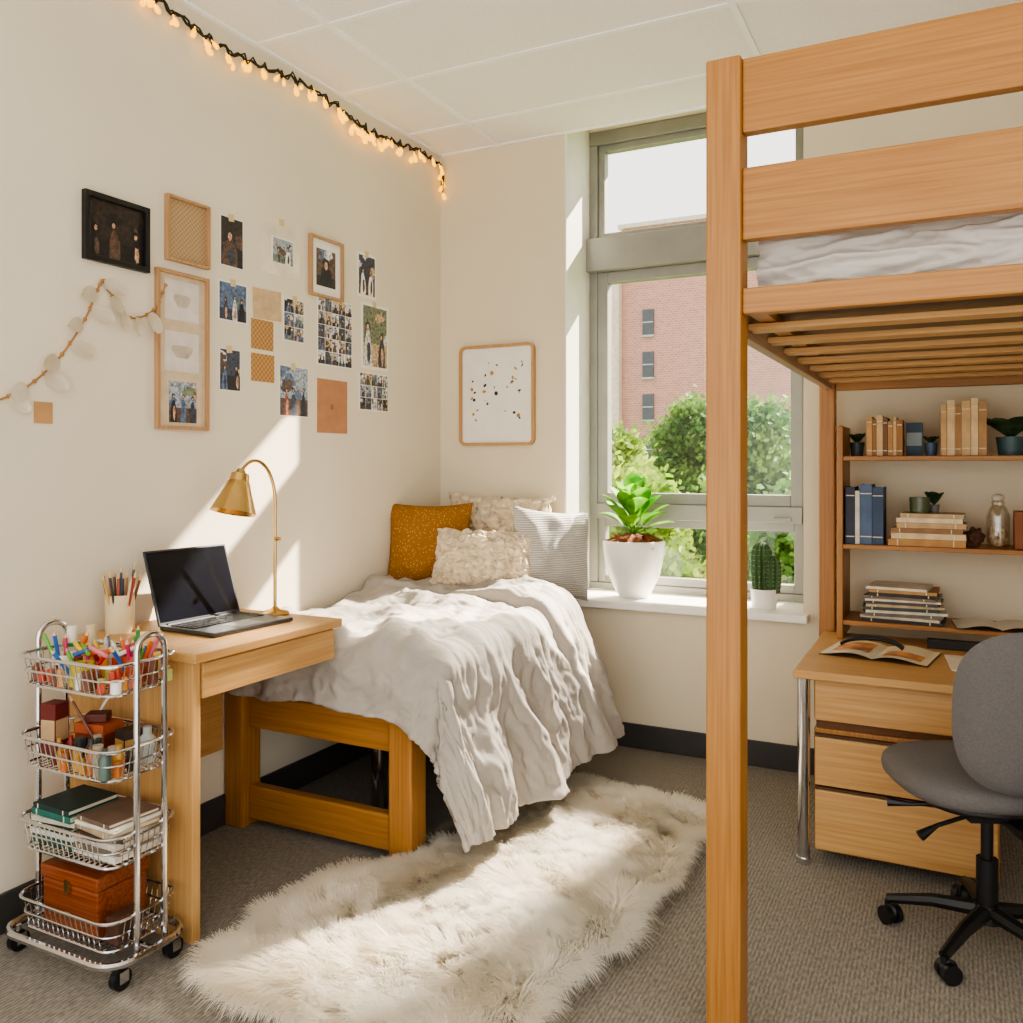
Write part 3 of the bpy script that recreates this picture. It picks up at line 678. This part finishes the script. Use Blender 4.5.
g=G(); g.box(-2.322,-1.908,YB-.01,YB-.001,1.461,1.959)
for k in range(34):
    x=U(-2.27,-1.96); zz=U(1.58,1.88); s=U(.005,.013); a=U(0,3); fl=U(.35,1)
    vs=[(x+s*(math.cos(q)*math.cos(a)-fl*math.sin(q)*math.sin(a)),YB-.0105,zz+s*(math.cos(q)*math.sin(a)+fl*math.sin(q)*math.cos(a))) for q in [0,1.05,2.1,3.14,4.2,5.2]]
    g.add(vs,[tuple(range(6))],1+(k%2))
g.make("print",[M_paper,mat("gold_leaf",(176,134,66),.4),mat("ink_dark",(54,50,46),.6)],parent=t,smooth=0)
gar=thing("paper_garland","white paper leaf garland strung on twine","garland",(XL,1.8,1.45))
def spl(ks,n=60):
    out=[]
    for i in range(len(ks)-1):
        p0=Vector(ks[max(i-1,0)]);p1=Vector(ks[i]);p2=Vector(ks[i+1]);p3=Vector(ks[min(i+2,len(ks)-1)])
        m=n//(len(ks)-1)
        for j in range(m):
            t=j/m; out.append(.5*((2*p1)+(-p0+p2)*t+(2*p0-5*p1+4*p2-p3)*t*t+(-p0+3*p1-3*p2+p3)*t**3))
    out.append(Vector(ks[-1])); return out
P=spl([(XL+.004,1.50,1.50),(XL+.004,1.62,1.55),(XL+.004,1.70,1.60),(XL+.004,1.79,1.69),(XL+.004,1.87,1.81),(XL+.004,1.915,1.91),(XL+.004,1.94,1.945),(XL+.004,1.97,1.90),(XL+.004,2.04,1.84),(XL+.012,2.13,1.88),(XL+.024,2.17,1.97)],60)
g=G(); g.tube(P,.003,6)
for i in range(0,len(P),2): g.ell(P[i],.006,.007,.007,8,6)
g.make("twine",mat("twine",(168,122,70),.8),parent=gar)
mleaf=leafmat("paper_leaf",(206,194,172),(232,224,208),.3,6)
acc=0;last=None;cnt=0
for i,p in enumerate(P):
    if p.y>2.12: break
    if last is None or (p-last).length>.052:
        last=p.copy(); cnt+=1
        a=math.pi*(1.28 if cnt%2 else .62)+U(-.25,.25)  # leaves alternate either side of the twine
        if p.y>1.95: a=math.pi*1.5+U(-.3,.3)-math.pi*.5
        L=U(.062,.078); W=L*.78
        def f(u,v):
            s=u; w=W*.5*max(0,1-(2*s-1)**2)**.5*(v*2-1)*(1-.2*s); yy=s*L
            c,si=math.cos(a),math.sin(a)
            return (p.x+.006+.016*abs(v-.5)*math.sin(s*2.5)+.022*s,p.y+w*c-yy*si,p.z+w*si+yy*c)
        G().grid(f,14,4).make("paper_leaf",mleaf,parent=gar,smooth=180)
G().box(XL,XL+.003,1.70,1.76,1.475,1.54).make("tag",mat("kraft_tag",(190,148,100),.85),parent=gar,smooth=0)
# string lights
sl=thing("string_lights","string of warm amber fairy lights along the ceiling","string lights",(XL,3.0,2.75))
wp=[]
for i in range(110):
    y=1.85+(3.985-1.85)*i/109
    wp.append((XL+.018+.008*math.sin(i*1.3),y,2.925+.020*math.sin(y*7)+.010*math.sin(i*1.7)))
wp+=[(XL+.03,3.99,2.88),(XL+.025,3.985,2.80)]
g=G(); g.tube(wp,.005,6)
wp2=[(a+.007,b+.003,c+.013*math.sin(i*2.2)) for i,(a,b,c) in enumerate(wp)]
g.tube(wp2,.004,6); g.make("wire",mat("wire_dark",(30,32,24),.6),parent=sl)
m_bulb=mat("amber_bulb",(226,160,50),.35,emis=(255,184,30),estr=2.4)
b0=None
def bulb_at(p,rot,sc):
    global b0
    if b0 is None:
        g=G(); g.lathe([(0,0),(.003,0),(.004,-.012),(.010,-.020),(.0125,-.04),(.009,-.052),(0,-.055)],(0,0,0),10)
        ob=g.make("bulb",m_bulb,parent=sl); b0=ob
        for v in ob.data.vertices: v.co+=ORI[sl.name]
    else:
        ob=b0.copy(); bpy.context.collection.objects.link(ob); ob.parent=sl
    ob.location=Vector(p)-ORI[sl.name]; ob.rotation_euler=rot; ob.scale=(sc,sc,sc)
k=3.0
while k<108:
    n=random.choice((1,1,2,2,3))
    for j in range(n):
        kk=min(108,int(k+j*.7)); p=Vector(wp[kk])
        bulb_at(p+Vector((U(0,.018),U(-.012,.012),U(-.035,.004))),(U(-.8,.8),U(-.6,.1),0),U(.65,1.05))
    k+=U(2.0,4.6)
for kz in range(5): bulb_at((XL+.03,3.975+.004*kz,2.92-.03*kz),(.5*(-1)**kz,0,0),.85)
# ---------------------------------------------------------------- plants
def leafshape(g,base,dirv,L,W,droop,m=0,fold=.15):
    d=Vector(dirv).normalized(); sd=d.cross(Vector((0,0,1))); sd=sd.normalized() if sd.length>.01 else Vector((1,0,0))
    up=sd.cross(d)
    def f(u,v):
        s=u; w=W*.5*max(0,math.sin(math.pi*s**1.25))**.8 if 0<s<1 else 0
        q=v*2-1
        return Vector(base)+d*L*s-Vector((0,0,1))*droop*L*s*s+sd*w*q+up*(abs(q)*w*fold)
    g.grid(f,10,4,m)
t=thing("potted_plant","leafy bright green plant in tall white rounded pot","potted plant",(-1.42,4.14,.70))
G().lathe([(0,0),(.068,0),(.074,.006),(.094,.04),(.122,.10),(.140,.165),(.150,.23),(.153,.27),(.149,.279),(.142,.28),(.136,.27),(.13,.25),(0,.25)],(-1.42,4.14,.70),40).make("pot",M_white,parent=t)
G().ell((-1.42,4.14,.965),.13,.13,.045,disp=.5,ds=40,n=30).make("soil",mat("soil_moss",(116,66,36),.95,var=.3,nscale=60,bump=.8),parent=t,label="brown bark mulch")
g=G(); c=Vector((-1.42,4.14,.98))
for i in range(28):
    a=i*2.399; h=i/28
    ce=math.radians(28+54*h)
    st=c+Vector((.012*math.cos(a),.012*math.sin(a),.03+h*.09))
    d=Vector((math.cos(a)*math.cos(ce),math.sin(a)*math.cos(ce)*.75,math.sin(ce)))
    b_=st+d*.05; g.tube([st,b_],.003,5)
    leafshape(g,b_,d,U(.15,.20),U(.09,.13),.25-.15*h,fold=.25)
g.tube([c-Vector((0,0,.02)),c+Vector((0,0,.12))],.010,8)
g.make("foliage",leafmat("plant_leaf",(44,112,22),(134,192,56),.45,9),parent=t,smooth=180)
t=thing("cactus","small ribbed green cactus in white pot","cactus",(-.78,4.08,.70))
G().lathe([(0,0),(.05,0),(.054,.01),(.062,.085),(.062,.09),(.056,.088),(.054,.075),(0,.075)],(-.78,4.08,.70),28).make("pot",M_white,parent=t)
def cact(cx,cy,cz,r,h,ribs=12):
    g=G()
    def R(s): return r*(max(0,1-(2*s-1)**4 if s>.5 else 1-.35*(1-2*s)**2))**.5
    def f(u,v):
        a=2*math.pi*u; rr=R(v)*(1+.14*math.cos(ribs*a)); return (cx+rr*math.cos(a),cy+rr*math.sin(a),cz+h*v)
    g.grid(f,ribs*8,16)
    for i in range(ribs):
        for j in range(1,9):
            a=2*math.pi*i/ribs; s=j/9.5; rr=R(s)*1.13
            p=Vector((cx+rr*math.cos(a),cy+rr*math.sin(a),cz+h*s))
            for q in (-.5,.5): g.tube([p,p+Vector((math.cos(a+q),math.sin(a+q),.3))*.012],[.0007,.0002],4,m=1)
    return g
mc=mat("cactus_green",(60,92,52),.6,var=.15,nscale=20); msp=mat("spine",(220,208,170),.6)
cact(-.792,4.08,.772,.042,.23).make("cactus_stem",[mc,msp],parent=t)
cact(-.738,4.075,.772,.030,.17,9).make("cactus_stem",[mc,msp],parent=t)
# ---------------------------------------------------------------- loft bed
loft=thing("loft_bed","raised oak loft bed with thick posts and slats","loft bed",(.02,2.98,0))
px0,px1,lx0,lx1=-.519,-.439,.52,.60
for (a,b) in ((px0,px1),(lx0,lx1)):
    G().box(a,b,2.02,2.10,0,2.285).make("post",oak['z'],parent=loft,smooth=0,bevel=.005)
    G().box(a+.003,b-.014,3.87,3.935,0,1.72).make("post",oak['z'],parent=loft,smooth=0,bevel=.005)
for z0,z1 in ((2.11,2.28),(1.865,2.03),(1.695,1.755)):
    G().box(px1,lx0,2.035,2.07,z0,z1).make("end_rail",oak['x'],parent=loft,smooth=0,bevel=.004)
G().box(px1-.01,lx0,3.88,3.915,1.66,1.76).make("end_rail",oak['x'],parent=loft,smooth=0,bevel=.004)
for a in (px0+.025,lx0+.02):
    G().box(a,a+.03,2.10,3.87,1.665,1.755).make("side_rail",wood("rail_pale",(150,124,94),(172,146,114),'y'),parent=loft,smooth=0,bevel=.003)
for k in range(7):
    y=2.25+k*.255
    G().box(px0+.055,lx0+.02,y-.036,y+.036,1.684,1.700).make("slat",maple['x'],parent=loft,smooth=0,bevel=.003)
for x in (-.415,.48): G().box(x-.02,x+.02,2.10,3.87,1.702,1.722).make("slat_support",oak['y'],parent=loft,smooth=0)
g=G(); g.box(px1+.01,lx0-.01,2.20,3.84,1.724,1.80); g.make("mattress",mat("loft_mattress",(128,104,78),.9,var=.05),label="thin brown mattress resting on the loft slats",category="mattress",bevel=.015)
g=G()
def lf(u,v):
    a=u*2-1; b=v*2-1
    x=.035+.462*a; y=2.99+.86*b
    k=(max(0,1-abs(a)**8)*max(0,1-abs(b)**14))**.5
    return (x,y,1.812+k*(.12+.03*noise.noise(Vector((x*4,y*4,1)))+.03*ridge(Vector((x*3,y*5,2)))))
g.grid(lf,90,140)
def sk(u,v):
    x=-.42+.915*u; zz=1.735+.19*v
    o=.034*soft(Vector((x*2.0+zz*4,zz*11-x*1.5,6)))+.022*ridge(Vector((x*5-zz*6,zz*22,16)))+.008*ridge(Vector((x*14+zz*9,zz*44,26)))+.012*math.sin(v*7+x*6)
    return (x,2.150-o+.06*v**3,zz+.010*noise.noise(Vector((x*7,2,0))))
g.grid(sk,200,40)
g.make("duvet",mat("loft_bedding",(196,189,181),.92,var=.03,bump=.4,bscale=30),label="crumpled white bedding on the loft bed",category="duvet",smooth=180)
# ---------------------------------------------------------------- right desk + hutch
d2=thing("desk","maple desk with drawers and chrome leg under loft","desk",(.06,3.46,0))
ZR=.66
G().box(-.495,.62,3.08,3.855,ZR-.03,ZR).make("desktop",maple['x'],parent=d2,smooth=0,bevel=.005)
for x in (-.465,.58):
    g=G(); g.cyl((x,3.12,.0),(x,3.12,ZR-.03),.021,n=20); g.cyl((x,3.12,0),(x,3.12,.02),.026,n=20); g.make("leg",M_chrome,parent=d2,label="chrome tubular leg")
G().box(-.435,.12,3.145,3.80,.04,.455).make("pedestal",oak['z'],parent=d2,smooth=0,bevel=.003)
G().box(-.435,.12,3.145,3.80,.485,ZR-.03).make("drawer_case",oak['x'],parent=d2,smooth=0,bevel=.003)
G().box(-.43,.115,3.16,3.79,.455,.485).make("shadow_gap",mat("gap_shade",(110,68,34),.6),parent=d2,smooth=0)  # dark strip, the shade of the gap put into its colour
for z0,z1 in ((.487,.624),(.268,.43),(.05,.252)):
    dr=G().box(-.43,.115,3.123,3.144,z0,z1).make("drawer",maple['x'],parent=d2,smooth=0,bevel=.004)
    G().box(-.43,.115,3.128,3.144,z1+.002,z1+.010).make("finger_pull",mat("pull_dark",(80,52,30),.6),parent=dr,smooth=0)
hu=thing("bookshelf","oak hutch bookshelf standing on the desk","bookshelf",(.1,3.83,ZR))
G().box(-.425,-.403,3.70,3.965,ZR,1.505).make("side_panel",oak['z'],parent=hu,smooth=0,bevel=.003)
G().box(.60,.622,3.70,3.965,ZR,1.505).make("side_panel",oak['z'],parent=hu,smooth=0,bevel=.003)
SZ=[.735,1.037,1.385]
for z in SZ: G().box(-.403,.60,3.705,3.96,z-.018,z).make("shelf",oak['x'],parent=hu,smooth=0,bevel=.002)
def smallplant(x,y,z,r,h,mp_,lab,spread,L,n=16):
    t=thing("potted_plant",lab,"potted plant",(x,y,z))
    G().lathe([(0,0),(r*.8,0),(r,h),(r*.88,h),(r*.85,h*.85),(0,h*.85)],(x,y,z),20).make("pot",mp_,parent=t)
    g=G()
    for i in range(n):
        a=i*2.4; leafshape(g,(x,y,z+h*.85),(math.cos(a)*spread,math.sin(a)*spread,1),L*U(.7,1.1),L*.4,.3)
    g.make("foliage",leafmat("sp_leaf",(44,68,44),(84,108,72),.3,20),parent=t,smooth=180)
zt=SZ[2]+.001
smallplant(-.362,3.82,zt,.028,.055,mat("dark_pot",(60,66,68),.5),"little dark green plant in a charcoal pot",.6,.075,22)
x=-.318
for i,(t_,h,c) in enumerate(((.02,.155,(196,152,92)),(.014,.145,(150,106,62)),(.022,.158,(214,180,130)),(.016,.15,(120,84,50)),(.018,.135,(176,130,78)),(.012,.15,(206,170,116)),(.02,.14,(160,114,64)))):
    book(T(x+t_/2,3.80,zt),t_,.14,h,c,"tan hardcover book upright on the top shelf","tan books on the top shelf"); x+=t_+.0012
boxitem(-.18,-.12,3.80,3.83,zt,zt+.13,(60,80,96),"photo_block","small blue patterned block on the top shelf","block",stripe=(150,160,160))
smallplant(-.09,3.78,zt,.024,.05,mat("blue_pot",(60,80,110),.4),"tiny plant in a blue pot on the shelf",.7,.06,14)
x=-.055
for i,(t_,h,c) in enumerate(((.02,.195,(200,162,110)),(.026,.21,(222,192,146)),(.02,.185,(170,126,78)),(.03,.205,(206,172,122)),(.024,.215,(224,196,150)),(.026,.20,(180,138,88)))):
    book(T(x+t_/2,3.80,zt),t_,.15,h,c,"tall cream hardcover book on the top shelf","cream books on the top shelf"); x+=t_+.0015
smallplant(.18,3.80,zt,.05,.07,mat("teal_pot",(66,92,96),.4),"dark leafy plant in a teal pot",.9,.17,26)
zm=SZ[1]+.001; x=-.395
for t_,h,c in ((.034,.225,(50,56,72)),(.016,.21,(214,206,194)),(.044,.235,(80,100,130)),(.04,.225,(56,74,102))):
    book(T(x+t_/2,3.80,zm),t_,.16,h,c,"blue toned hardcover book on the middle shelf","blue books on the middle shelf"); x+=t_+.0015
zz=zm
for i,(t_,w_,c) in enumerate(((.026,.27,(186,138,82)),(.022,.26,(220,196,156)),(.018,.25,(150,112,74)),(.02,.24,(196,162,118)),(.018,.23,(226,206,172)),(.016,.22,(188,162,124)))):
    lay(-.095+U(-.012,.012),3.80,zz,U(-.07,.07),t_,.17,w_,c,"cream book lying flat in a stack on the shelf","stacked books on the middle shelf"); zz+=t_+.001
g=G(); g.lathe([(0,0),(.035,0),(.038,.06),(.034,.06),(.032,.01),(0,.01)],(-.13,3.79,zz),24); g.make("candle_jar",mat("olive_glass",(86,94,70),.15,var=.05),label="olive glass candle jar on a book stack",category="candle")
smallplant(-.08,3.83,zz,.02,.03,mat("grey_pot",(120,120,112),.5),"small sprig in a grey pot on books",.5,.09,12)
g=G(); g.ell((.058,3.77,zm+.036),.034,.034,.036,n=40,k=26,disp=.4,ds=60); g.make("pinecone",mat("pine_brown",(76,48,32),.8,var=.3,nscale=80,bump=.8),label="brown pinecone on the middle shelf",category="pinecone")
t=thing("glass_jar","clear glass jar with glass stopper on shelf","jar",(.138,3.79,zm))
G().lathe([(0,0),(.036,0),(.04,.01),(.04,.12),(.03,.15),(.022,.16),(.024,.175),(.02,.172)],(.138,3.79,zm),28).make("jar_body",clear_mat("jar_glass",.22,(.93,.92,.88,1)),parent=t)
G().ell((.138,3.79,zm+.188),.022,.022,.016).make("stopper",mat("glass_knob",(206,196,176),.15),parent=t)
G().ell((.138,3.79,zm+.045),.033,.033,.04,n=24,disp=.3,ds=70).make("contents",mat("dried",(186,160,126),.9,var=.3,nscale=60),parent=t)
boxitem(.19,.29,3.74,3.84,zm,zm+.14,(140,82,44),"wooden_block_box","brown wooden keepsake box on the shelf","box")
zl=SZ[0]+.001; zz=zl
for i,(t_,w_,c) in enumerate(((.012,.29,(50,48,50)),(.010,.285,(204,194,174)),(.012,.28,(116,108,98)),(.010,.29,(212,206,190)),(.012,.27,(70,78,74)),(.010,.28,(196,174,136)),(.010,.265,(86,80,74)),(.008,.27,(220,212,196)),(.010,.26,(130,110,90)),(.012,.25,(60,56,54)),(.012,.24,(180,136,84)),(.010,.22,(224,214,192)))):
    lay(-.195+U(-.016,.016),3.82,zz,U(-.12,.12),t_,.2,w_,c,"magazine lying in a stack on the low shelf","magazine stack on the low shelf"); zz+=t_+.0008
def openbook(M,w,d,lab,name="open_book",c=(238,230,212),cat="book",colr=None):
    g=G(M)
    for sd in (-1,1):
        def f(u,v):
            return (sd*u*w/2,(v-.5)*d,.004+.018*math.sin(math.pi*min(1,u*1.1))*(1-u*.6))
        g.grid(f,14,4)
        if colr:
            def f3(u,v):
                uu=.15+u*.7; p=f(uu,.25+v*.6 if sd<0 else .15+v*.35); return (p[0],p[1],p[2]+.0012)
            g.grid(f3,10,3,2)
    g.grid(lambda u,v:((u-.5)*w*1.02,(v-.5)*d*1.03,.001),4,2,1)
    g.make(name,[stripes_mat("text_page",c,tuple(x*.93 for x in c),60,'Y',.8,.02),mat("ob_cover",(120,90,60),.7)]+([mat("page_picture",colr,.5,var=.35,nscale=18)] if colr else []),label=lab,category=cat,smooth=180)
openbook(T(.14,3.80,zl,.1),.30,.2,"open book with cream pages on the low shelf")
openbook(T(-.25,3.47,ZR+.001,-.15),.36,.26,"open magazine with warm toned pages on the desk","open_magazine",(236,220,190),"magazine",(190,130,80))
boxitem(-.03,.13,3.30,3.55,ZR,ZR+.006,(236,226,208),"paper_sheet","cream sheet of paper lying on the desk","paper",rz=.1)
g=G()
def f(u,v):
    a=(u-.5)*2.4; return (-.27+.10*math.sin(a)*1.1,3.40+(v-.5)*.05*(1-.6*abs(u-.5))+.05*math.cos(a*1.2)-.04,ZR+.034+.035*math.cos(a))
g.grid(f,24,4); g.make("headphone_band",M_black,label="black curved headband lying on the magazine",category="headband",smooth=180,solid=.010)
boxitem(-.1,.12,3.66,3.695,ZR,ZR+.035,(40,36,34),"pencil_case","dark pencil case under the shelf","pencil case")
# ---------------------------------------------------------------- office chair
def chair():
    cx,cy=.075,2.80; rot=math.radians(24)
    M=T(cx,cy,0,rot)
    mf=mat("chair_fabric",(104,100,98),.95,var=.06,nscale=200,bump=.3,bscale=320)
    t=thing("office_chair","grey fabric swivel office chair with black base","chair",(cx,cy,0))
    G(M).ell((-.01,.02,.475),.245,.235,.052,n=44,k=18,e=.72).make("seat",mf,parent=t,smooth=180)
    G(M).ell((0,.02,.432),.20,.20,.022,n=36,k=10,e=.7).make("seat_pan",M_black,parent=t,smooth=180)
    g=G(M)
    def bk(sd):
        def f(u,v):
            a=u*2-1;b=v*2-1
            if sd>0:a=-a
            m_=max(abs(a),abs(b)); n_=(abs(a)**3+abs(b)**3)**(1/3) or 1
            a2,b2=a*m_/n_,b*m_/n_
            k=max(0,1-m_**4)**.5
            wv=.195*(1+.06*b2)
            return (wv*a2,-.24-.07*(b2*.5+.5)+.05*a2*a2+sd*.032*k,.725+.215*b2)
        return f
    g.grid(bk(1),30,30); g.grid(bk(-1),30,30); g.make("backrest",mf,parent=t,smooth=180)
    G(M).tube([(0,.0,.41),(0,-.20,.40),(0,-.31,.43),(0,-.325,.55),(0,-.31,.70)],[.02,.02,.022,.022,.018],10).make("back_bracket",M_black,parent=t)
    g=G(M); g.cyl((0,0,.11),(0,0,.25),.028); g.cyl((0,0,.25),(0,0,.42),.016); g.make("gas_column",M_black,parent=t)
    g=G(M); g.tube([(-.05,0,.40),(-.2,.03,.385),(-.25,.06,.38)],[.006,.006,.014],8); g.tube([(-.05,-.06,.40),(-.17,-.08,.37),(-.22,-.09,.345)],[.006,.006,.015],8); g.box(-.09,.09,-.1,.1,.385,.415); g.make("tilt_mechanism",M_black,parent=t)
    angs=[78,150,222,294,6]
    g=G(M); g.cyl((0,0,.075),(0,0,.125),.038,.032)
    for a in angs:
        a=math.radians(a); c,s=math.cos(a),math.sin(a)
        g.tube([(0,0,.105),(.14*c,.14*s,.095),(.26*c,.26*s,.068)],[.024,.019,.014],8)
    g.make("star_base",M_black,parent=t)
    for a in angs:
        a=math.radians(a); c,s=math.cos(a)*.26,math.sin(a)*.26
        g=G(M@T(c,s,0,a+.9)); g.cyl((0,0,.04),(0,0,.066),.008,n=10)
        for sx in (-.016,.016): g.cyl((sx-.009,.012,.027),(sx+.009,.012,.027),.026,n=18)
        g.ell((0,.012,.035),.010,.026,.024,n=12,k=8)
        g.make("caster",M_black,parent=t)
chair()
# ---------------------------------------------------------------- light
wd=bpy.data.worlds.new("world"); bpy.context.scene.world=wd; wd.use_nodes=True
bg=wd.node_tree.nodes["Background"]; bg.inputs[0].default_value=(1.0,.975,.935,1); bg.inputs[1].default_value=2.3
def addsun(dirv,e,col,ang):
    sun_lamp=bpy.data.lights.new("sun_lamp",'SUN'); sun_lamp.energy=e; sun_lamp.angle=math.radians(ang); sun_lamp.color=col
    so=bpy.data.objects.new("sun_lamp",sun_lamp); bpy.context.collection.objects.link(so)
    so.rotation_euler=Vector(dirv).to_track_quat('-Z','Y').to_euler()
addsun((-.64,-1,-.84),25,(1,.89,.73),.8)
addsun((-.2,-1,-.84),16,(1,.89,.75),3.5)  # second sun, added to throw a bright patch on the rug
ar=bpy.data.lights.new("fill_light",'AREA'); ar.shape='RECTANGLE'; ar.size=3.0; ar.size_y=1.8; ar.energy=12; ar.color=(1,.95,.88)  # fill lamp added behind the camera to brighten the room
ao=bpy.data.objects.new("fill_light",ar); bpy.context.collection.objects.link(ao); ao.location=(-.3,-.6,1.5)
ao.rotation_euler=Vector((-.1,1,.35)).to_track_quat('-Z','Y').to_euler()
try: bpy.context.scene.view_settings.look='AgX - Medium High Contrast'
except Exception as e: print("look",e)
cam=bpy.data.cameras.new("camera"); co=bpy.data.objects.new("camera",cam); bpy.context.collection.objects.link(co)
co.location=(0,0,1.35); co.rotation_euler=(math.radians(90),0,math.radians(26.85)); cam.sensor_width=36; cam.lens=36*880/1023; cam.shift_y=-.0455; cam.clip_start=.05; cam.clip_end=200
bpy.context.scene.camera=co
